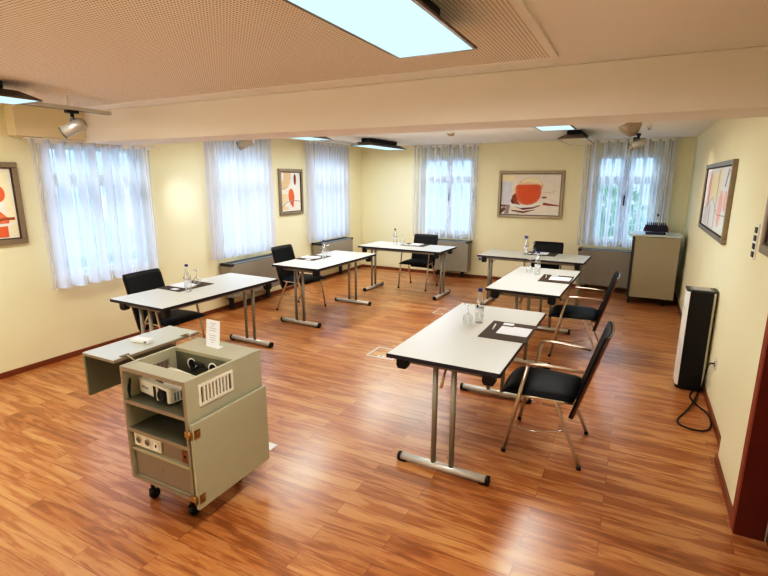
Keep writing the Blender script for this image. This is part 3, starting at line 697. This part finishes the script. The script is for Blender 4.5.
# ------------------------------------------------------------------ projector trolley
X0, X1, Y0, Y1, Z0, Z1 = -2.268, -1.800, 1.458, 1.978, .165, .80
ct = thing('projector_trolley', 'grey-green projector trolley on casters with its lid folded open', 'trolley', (0, 0, 0))
k = .018
va, vb, vz0, vz1 = 1.545, 1.745, .660, .745
lp = MB().box(X0, X0+k, Y0, Y1, Z0, vz0).box(X0, X0+k, Y0, Y1, vz1, Z1).box(X0, X0+k, Y0, va, vz0, vz1).box(X0, X0+k, vb, Y1, vz0, vz1).build('side_panel', 'cart', ct)
g_ = MB()
for i in range(1, 9):
    y = va+(vb-va)*i/9; g_.box(X0+.002, X0+k-.002, y-.0055, y+.0055, vz0, vz1)
g_.build('vent_grille', 'cartgrey', lp)
# right side with vent opening
va, vb, vz0, vz1 = 1.545, 1.745, .660, .745
s = MB().box(X1-k, X1, Y0, Y1, Z0, vz0).box(X1-k, X1, Y0, Y1, vz1, Z1).box(X1-k, X1, Y0, va, vz0, vz1).box(X1-k, X1, vb, Y1, vz0, vz1)
sp = s.build('side_panel', 'cart', ct)
v = MB(); e = .014
v.box(X1, X1+.006, va-e, vb+e, vz1, vz1+e).box(X1, X1+.006, va-e, vb+e, vz0-e, vz0).box(X1, X1+.006, va-e, va, vz0, vz1).box(X1, X1+.006, vb, vb+e, vz0, vz1)
for i in range(1, 9):
    y = va+(vb-va)*i/9; v.box(X1-.008, X1+.005, y-.0055, y+.0055, vz0, vz1)
v.build('vent_grille', 'offwhite', sp)
MB().box(X1-k-.003, X1-k-.001, va-.01, vb+.01, vz0-.01, vz1+.01).build('vent_shade_sheet', 'hole', sp)  # black sheet behind the slats, stands in for shade in the slots
MB().box(X0+k, X1-k, Y1-k, Y1, Z0, Z1-.02).build('back_panel', 'cart', ct)
MB().box(X0+k, X1-k, Y0, Y1-k, Z0, Z0+.02).build('bottom_panel', 'cart', ct)
MB().box(X0+k, X1-k, Y0, Y0+.092, Z1-.022, Z1-.002).build('top_front_rail', 'cart', ct, .002)
MB().box(X0+k, X1-k, 1.785, Y1-.001, Z1-.020, Z1+.001).build('rear_top_panel', 'cart', ct, .002)
MB().box(X0+k, X1-k, 1.785, 1.801, .62, Z1-.021).build('divider', 'cartshade', ct)
for hx, hz in ((-2.125, .722), (-1.965, .722)):
    h = MB().mat('hole').lathe([(0, 0), (.027, 0)], (hx, 1.784, hz), 20, Matrix.Rotation(PI/2, 3, 'X'), cap=False)
    h.mat('white').lathe([(.025, .0), (.034, .003), (.034, .0), ], (hx, 1.7845, hz), 20, Matrix.Rotation(PI/2, 3, 'X'), cap=False)
    h.build('cable_port', None, ct)
MB().box(X0+k, X1-k, Y0+.004, Y1-k, .600, .618).build('shelf', 'cartshade', ct)
MB().box(X0+k, X1-k, Y0+.004, Y1-k, .442, .460).build('shelf', 'cartshade', ct)
fe = MB()   # front edge strips
for z0, z1 in ((.600, .618), (.442, .460), (Z1-.022, Z1-.002), (Z0, Z0+.02)): fe.box(X0+k, X1-k, Y0-.003, Y0+.003, z0, z1)
fe.box(X0, X0+k, Y0-.003, Y0, Z0, Z1).box(X1-k, X1, Y0-.003, Y0, Z0, Z1); fe.build('front_edging', 'cartedge', ct)
sk = MB().box(X0+k, X1-k, Y0+.022, Y0+.034, .345, .442).build('socket_panel', 'cartgrey', ct)
MB().box(X0+k, X1-k, Y0+.004, Y0+.04, .333, .347).build('divider_strip', 'cart', ct)
so = MB().mat('offwhite').box(X0+.03, X0+.235, Y0+.012, Y0+.022, .358, .428, .003)
for i in range(3):
    cx = X0+.065+i*.067
    so.mat('white').lathe([(.0, .0), (.024, .0), (.026, .002)], (cx, Y0+.0105, .393), 20, Matrix.Rotation(PI/2, 3, 'X'), cap=False)
    if i < 2: so.mat('cartgrey').lathe([(0, 0), (.019, 0)], (cx, Y0+.0098, .393), 16, Matrix.Rotation(PI/2, 3, 'X'), cap=False).mat('hole').box(cx-.010, cx-.004, Y0+.0085, Y0+.0097, .390, .396).box(cx+.004, cx+.010, Y0+.0085, Y0+.0097, .390, .396)
    else: so.mat('hole').box(cx-.004, cx+.004, Y0+.0085, Y0+.0105, .385, .401)
so.build('socket_strip', None, sk)
sw = MB().mat('brown').box(X1-.078, X1-.030, Y0+.010, Y0+.022, .360, .425, .002).mat('hole').box(X1-.058, X1-.050, Y0+.006, Y0+.010, .388, .400)
sw.build('key_switch', None, sk)
dw = MB().box(X0+k+.012, X1-k-.004, Y0+.012, Y0+.028, Z0+.024, .330).build('drawer', 'cartgrey', ct, .002)
MB().lathe([(0, 0), (.006, 0), (.007, .002)], (-2.03, Y0+.0115, .27), 12, Matrix.Rotation(PI/2, 3, 'X'), cap=False).build('lock', 'brass', dw)
dd = MB().box(X1+.012, X1+.030, Y0-.004, Y0+.52, .130, .588).build('door', 'cart', ct, .002)
for hz in (.535, .185):
    h = MB().box(X1+.030, X1+.034, Y0+.004, Y0+.038, hz-.022, hz+.022).tube([(X1+.016, Y0-.010, hz-.024), (X1+.016, Y0-.010, hz+.024)], .007, 10).box(X1-.02, X1+.03, Y0-.010, Y0-.004, hz-.016, hz+.016)
    h.tube([(X1+.034, Y0+.022, hz-.01), (X1+.040, Y0+.022, hz-.01)], .005, 8).tube([(X1+.034, Y0+.022, hz+.01), (X1+.040, Y0+.022, hz+.01)], .005, 8)
    h.build('hinge', 'brass', dd)
ld = MB().box(-2.632, -2.365, 1.488, 2.06, .782, .800).build('lid', 'carttop', ct, .002)
MB().box(-2.634, -2.616, 1.490, 2.058, .545, .780).build('fold_down_flap', 'cartshade', ld, .002)  # shade under the lid is put into the flap colour
MB().box(-2.631, -2.366, 1.4865, 1.488, .784, .798).box(-2.365, -2.3635, 1.49, 2.06, .784, .798).build('lid_edging', 'cartedge', ld)
for hy in (1.56, 1.96):
    h = MB().box(-2.388, -2.366, hy-.022, hy+.022, .800, .805).tube([(-2.372, hy, .803), (-2.345, hy, .806), (-2.310, hy, .796), (-2.280, hy, .78), (-2.272, hy, .765)], .005, 8)
    h.tube([(-2.366, hy-.022, .806), (-2.366, hy+.022, .806)], .005, 8).box(-2.274, -2.268, hy-.014, hy+.014, .73, .80)
    h.build('lid_hinge', 'hinge', ct)
def caster(parent, x, y, h=.125, r=.032):
    c = MB().box(x-.028, x+.028, y-.028, y+.028, h-.006, h).tube([(x, y, h-.006), (x, y, r*2)], .010, 8).box(x-.018, x-.013, y-.012, y+.02, r*.8, r*2.1).box(x+.013, x+.018, y-.012, y+.02, r*.8, r*2.1).build('caster', 'lamp', parent)
    MB().tube([(x-.011, y+.008, r), (x+.011, y+.008, r)], r, 18).build('wheel', 'blackp', c)
for cx in (X0+.045, X1-.115):
    for cy in (Y0+.075, Y1-.12): caster(ct, cx, cy, Z0, .028)
# projector on the trolley
pj = thing('video_projector', 'white video projector on the top shelf of the trolley', 'projector', (-2.078, 1.632, .619), -.14)
MB().box(-.148, .136, -.122, .072, .014, .096, .012).build('case', 'white', pj)
MB().box(-.12, .02, -.06, .06, .096, .099).build('top_cover', 'offwhite', pj, .002)
MB().box(-.035, .035, -.092, -.085, .096, .099).box(.06, .075, -.06, -.05, .096, .099).build('control_keys', 'hole', pj)
MB().box(-.005, .115, -.1245, -.121, .022, .084).build('front_recess', 'blackp', pj, .002)
MB().box(.034, .048, -.131, -.121, .018, .088).build('lens_door', 'white', pj, .002)
lr = MB().lathe([(.030, 0), (.031, .014), (.024, .016), (.020, .008)], (.083, -.123, .053), 24, Matrix.Rotation(PI/2, 3, 'X'), cap=False).build('lens_ring', 'lamp', pj)
MB().lathe([(0, .012), (.012, .010), (.022, .006)], (.083, -.123, .053), 20, Matrix.Rotation(PI/2, 3, 'X'), cap=False).build('lens', 'navy', lr)
sv = MB()
for i in range(9): sv.box(.135, .1375, -.095+i*.017, -.087+i*.017, .030, .072)
sv.build('side_vent', 'grey', pj)
for fx in (-.10, .10):
    MB().lathe([(.012, 0), (.012, .016)], (fx, -.095, 0), 12).build('foot', 'blackp', pj)
MB().lathe([(.012, 0), (.012, .016)], (0, .055, 0), 12).build('foot', 'blackp', pj)
tc = bpy.data.curves.new('lettering', 'FONT'); tc.body = 'EPSON'; tc.size = .020; tc.extrude = .0005
to = bpy.data.objects.new('lettering', tc)
C.objects.link(to); dg = bpy.context.evaluated_depsgraph_get(); me = bpy.data.meshes.new_from_object(to.evaluated_get(dg)); bpy.data.objects.remove(to)
to = bpy.data.objects.new('lettering', me); C.objects.link(to); me.materials.clear(); me.materials.append(M['grey']); to.parent = pj; to.location = (-.115, -.1228, .048); to.rotation_euler = (PI/2, 0, 0)
# cables inside trolley
def cabling(name, pts, r, label, sm=6):
    P_ = [Vector(p) for p in pts]; out = []
    for i in range(len(P_)-1):
        p0, p1, p2, p3 = P_[max(i-1, 0)], P_[i], P_[i+1], P_[min(i+2, len(P_)-1)]
        for j in range(sm):
            u = j/sm; out.append(.5*((2*p1)+(p2-p0)*u+(2*p0-5*p1+4*p2-p3)*u*u+(3*p1-p0-3*p2+p3)*u**3))
    out.append(P_[-1])
    return tag(MB().tube(out, r, 8).build(name, 'blackp'), label, 'cable')
cabling('signal_cable', [(-2.122, 1.772, .710), (-2.10, 1.770, .70), (-2.06, 1.776, .72), (-2.03, 1.774, .735), (-2.10, 1.776, .74), (-2.02, 1.774, .72), (-1.95, 1.774, .70)], .006, 'black cable coming out of the round port inside the trolley')
cabling('power_lead', [(-2.242, 1.478, .625), (-2.243, 1.474, .67), (-2.236, 1.480, .71), (-2.243, 1.488, .72), (-2.243, 1.482, .68), (-2.236, 1.472, .65)], .005, 'black cable bunched at the left of the projector')
# sign and box on trolley
sg = thing('table_sign', 'white paper card standing on the rear top of the trolley', 'sign', (-2.055, 1.875, .8022), -.06)
MB().poly([(-.054, 0, .0), (.054, 0, .0), (.054, .018, .155), (-.054, .018, .155)], (0, .0015, 0)).build('sheet', 'paper', sg)
ln = MB()
for i, w in enumerate((.05, .03, .06, .055, .0, .06, .045, .05, .02)):
    z = .135-i*.0135
    if w: ln.poly([(-w/2, z*.116-.0008, z), (w/2, z*.116-.0008, z), (w/2, (z+.003)*.116-.0008, z+.003), (-w/2, (z+.003)*.116-.0008, z+.003)])
ln.build('printed_lines', 'ink', sg)
MB().box(-.05, .05, -.004, .035, 0, .003).build('holder_base', 'white', sg, .001)
bx_ = thing('remote_receiver', 'small white box lying on the open trolley lid', 'box', (-2.49, 1.755, .801), .16)
MB().box(-.062, .062, -.026, .026, 0, .024).build('case', 'white', bx_, .006)
MB().box(.035, .055, -.0265, -.0255, .006, .018).build('end_mark', 'grey', bx_)
# ------------------------------------------------------------------ storage cabinet
cb = thing('storage_cabinet', 'tall warm grey cabinet on casters in the back right corner', 'cabinet', (.285, 7.66, 0))
MB().box(-.29, .295, .02, .52, .10, .975).build('body', 'cab', cb, .003)
MB().box(-.255, .293, .0, .019, .105, .968).build('door', 'cab', cb, .003)
MB().box(-.293, -.262, .002, .02, .10, .97).build('side_strip', 'cabdark', cb)
MB().box(-.345, .31, -.015, .54, .975, 1.0).build('top_panel', 'cabtop', cb, .003)
for cx in (-.26, .18):
    for cy in (.05, .47): caster(cb, cx, cy, .10, .028)
gr = thing('slatted_crate', 'dark navy slatted crate on top of the tall grey cabinet', 'crate', (.268, 7.80, 1.0))
MB().box(-.125, .125, -.07, .07, 0, .022).build('base', 'navy', gr, .003)
for yy in (-.062, .062):
    for i in range(10):
        x = -.108+i*.024; MB().box(x-.0055, x+.0055, yy-.006, yy+.006, .022, .160).build('slat', 'navy', gr)
for yy in (-.071, .071): MB().box(-.137, .137, yy-.003, yy+.003, .040, .122).build('side_band', 'navy', gr)
MB().box(-.150, -.138, -.06, .06, .035, .09).build('end_handle', 'red', gr); MB().box(.138, .150, -.06, .06, .035, .09).build('end_handle', 'red', gr)
bb = thing('small_bottle', 'small clear bottle with dark cap standing inside the navy crate', 'bottle', (.275, 7.80, 1.023))
MB().lathe([(.03, 0), (.03, .12), (.012, .17), (.011, .235)], seg=14).build('bottle_body', 'bottle', bb)
MB().lathe([(.014, .230), (.014, .255), (.010, .26)], seg=14).build('cap', 'navy', bb)
# ------------------------------------------------------------------ air purifier
ap = thing('air_purifier', 'white tower air purifier with black front beside the right wall', 'air purifier', (.545, 4.58, 0))
def rprism(mb, hw, yb, r, z0, z1, top_scale=1):
    pts = []
    for k_ in range(9): a = -PI/2 - PI/2*k_/8; pts.append((-hw+r+r*math.cos(a), r+r*math.sin(a)))
    pts += [(-hw, yb), (hw, yb)]
    for k_ in range(9): a = 0 - PI/2*k_/8; pts.append((hw-r+r*math.cos(a), r+r*math.sin(a)))
    mb.poly([(p[0], p[1], z0) for p in pts], (0, 0, z1-z0))
b = MB(); rprism(b, .105, .19, .05, .03, .845); b.build('shell', 'white', ap)
b = MB(); rprism(b, .098, .185, .05, .0, .03); b.build('foot_plinth', 'blackp', ap)
MB().box(-.082, .082, -.004, .02, .025, .848).build('front_panel', 'blackp', ap, .006)
b = MB(); rprism(b, .107, .192, .05, .845, .858); tp = b.build('top_cap', 'raddark', ap)
MB().box(-.08, .08, .02, .17, .858, .861).build('top_rim', 'grey', ap)
g = MB()
for i in range(12): y = .035+i*.011; g.box(-.06, .06, y, y+.005, .861, .863)
g.build('outlet_grille', 'silver', ap)
MB().box(-.1056, -.1050, .02, .19, .690, .694).box(.1050, .1056, .02, .19, .690, .694).build('seam', 'grey', ap)
pc_ = cabling('power_cord', [(.60, 4.60, .03), (.56, 4.52, .008), (.545, 4.40, .008), (.585, 4.25, .008), (.635, 4.13, .008), (.640, 3.96, .008), (.60, 3.83, .008), (.52, 3.80, .008), (.44, 3.84, .008), (.43, 3.93, .008), (.50, 4.12, .009), (.56, 4.30, .020), (.60, 4.50, .008), (.615, 4.56, .008), (.628, 4.50, .10), (.630, 4.40, .30), (.645, 4.29, .36)], .006, None)
if 'category' in pc_: del pc_['category']
pc_.parent = ap; pc_.matrix_parent_inverse = Matrix.Translation(Vector((-.545, -4.58, 0)))
def plate(name, label, cat, loc, rz, w, h, extras):
    t = thing(name, label, cat, loc, rz)
    MB().box(-w/2, w/2, -.008, 0, -h/2, h/2).build('cover_plate', 'white', t, .002)
    extras(t); return t
def sock(t): MB().lathe([(0, 0), (.022, 0), (.024, .002)], (0, -.008, 0), 18, Matrix.Rotation(PI/2, 3, 'X'), cap=False).build('socket_well', 'grey', t)
plate('wall_socket', 'white socket on the right wall beside the air purifier', 'socket', (XR, 4.28, .36), -PI/2, .08, .08, sock)
plate('wall_socket', 'white socket low on the back wall right of the middle heater', 'socket', (-2.416, YB, .35), 0, .08, .08, sock)
plate('wall_socket', 'white socket on the back wall below the landscape picture', 'socket', (-1.632, YB, .787), 0, .08, .08, sock)
def rock(t):
    for i in range(4): MB().box(-.026, .026, -.013, -.008, .065-i*.045-.016, .065-i*.045+.016).build('rocker', 'blackp', t, .002)
plate('light_switch', 'vertical strip of dark rocker switches on the right wall', 'switch', (XN, 3.345, 1.40), -PI/2, .07, .20, rock)
# floor boxes
def fbox(x0, x1, y0, y1, label):
    t = thing('floor_outlet', label, 'floor outlet', ((x0+x1)/2, (y0+y1)/2, 0), group='framed floor outlets')
    a, b = (x1-x0)/2, (y1-y0)/2; w = .016
    MB().box(-a, a, -b, -b+w, 0, .002).box(-a, a, b-w, b, 0, .002).box(-a, -a+w, -b+w, b-w, 0, .002).box(a-w, a, -b+w, b-w, 0, .002).build('metal_frame', 'metalfr', t)
    MB().box(-.035, .045, -b+.03, -b+.058, 0, .003).build('lift_handle', 'metalfr', t)
    MB().box(-.008, .010, -b+.036, -b+.052, .003, .004).build('finger_hole', 'hole', t)
fbox(-2.285, -1.985, 4.045, 4.335, 'metal framed floor outlet at the corner of the nearest table')
fbox(-2.285, -1.985, 5.84, 6.12, 'metal framed floor outlet in the middle of the room, farther one')
t = thing('floor_plate', 'small pale plate on the floor just right of the trolley', 'plate', (-2.015, 2.245, 0), 0)
MB().box(-.065, .045, -.035, .04, 0, .004).build('plate', 'white', t, .001)
MB().tube([(-.02, 0, .004), (-.02, 0, .007)], .006, 8).build('screw', 'grey', t)
# ------------------------------------------------------------------ light
W = bpy.data.worlds.new('sky'); SC.world = W; W.use_nodes = True; wt = W.node_tree; wt.nodes.clear()
wo = N(wt, 'ShaderNodeOutputWorld'); bg = N(wt, 'ShaderNodeBackground'); co = N(wt, 'ShaderNodeTexCoord'); sx = N(wt, 'ShaderNodeSeparateXYZ')
rp = N(wt, 'ShaderNodeValToRGB'); wt.links.new(co.outputs['Generated'], sx.inputs[0]); wt.links.new(sx.outputs['Z'], rp.inputs[0])
rp.color_ramp.elements[0].position = 0; rp.color_ramp.elements[0].color = (.55, .74, 1, 1); rp.color_ramp.elements[1].position = .8; rp.color_ramp.elements[1].color = (.48, .68, 1, 1)
wt.links.new(rp.outputs[0], bg.inputs[0]); bg.inputs[1].default_value = 2.0; wt.links.new(bg.outputs[0], wo.inputs[0])
SKY_W = 230
def area(loc, rot, sx_, sy_, w, col=(1, 1, 1), portal=False, name='daylight'):
    l = bpy.data.lights.new(name, 'AREA'); l.shape = 'RECTANGLE'; l.size = sx_; l.size_y = sy_; l.energy = w; l.color = col
    if portal: l.cycles.is_portal = True
    o = bpy.data.objects.new(name, l); C.objects.link(o); o.location = loc; o.rotation_euler = rot; return o
for (p, q, z0, z1) in Wl: area((XL-1.5, (p+q)/2, 3.3), (0, -math.radians(52), 0), 2.0, 1.5, SKY_W, (.74, .87, 1))
for (p, q, z0, z1) in Wb: area(((p+q)/2, YB+1.5, 3.3), (-math.radians(52), 0, 0), 1.5, 2.0, SKY_W, (.74, .87, 1))
def point(loc, w, col=(1, .99, .95), r=.35):
    l = bpy.data.lights.new('room_fill', 'POINT'); l.energy = w; l.color = col; l.shadow_soft_size = r
    o = bpy.data.objects.new('room_fill', l); C.objects.link(o); o.location = loc
point((-3.7, -.7, 1.1), 36, r=.5); point((-.6, -1.0, 1.0), 10, r=.5); point((-2.2, 5.4, 1.25), 20, (1, 1, .96))
# ------------------------------------------------------------------ camera
f, pi_, ro, ya, h = 485.13, -.219, .003, .475, 1.73
def ray(X, U):
    c, s = math.cos(ro), math.sin(ro); x, u = c*X-s*U, s*X+c*U
    return x, u
def tow(x, u, d):
    c, s = math.cos(pi_), math.sin(pi_); y, z = c*d-s*u, s*d+c*u
    c, s = math.cos(ya), math.sin(ya); return Vector((c*x-s*y, s*x+c*y, z))
cr_, sr_ = math.cos(ro), math.sin(ro)
right = tow(cr_, sr_, 0); up = tow(-sr_, cr_, 0); fw = tow(0, 0, 1)
cam = bpy.data.cameras.new('camera'); cam.sensor_width = 36; cam.lens = 36*f/768; cam.clip_start = .05
co_ = bpy.data.objects.new('camera', cam); C.objects.link(co_)
Mx = Matrix((right, up, -fw)).transposed().to_4x4(); Mx.translation = Vector((0, 0, h)); co_.matrix_world = Mx
SC.camera = co_
SC.view_settings.view_transform = 'Standard'; SC.view_settings.look = 'None'; SC.view_settings.exposure = .12; SC.view_settings.gamma = 1
SC.cycles.max_bounces = 8; SC.cycles.transparent_max_bounces = 16; SC.cycles.sample_clamp_indirect = 6

SC.view_settings.use_curve_mapping = True
cm = SC.view_settings.curve_mapping; cv = cm.curves[3]
for px_, py_ in ((.04, .023), (.22, .21), (.6, .67)): cv.points.new(px_, py_)
cm.update()
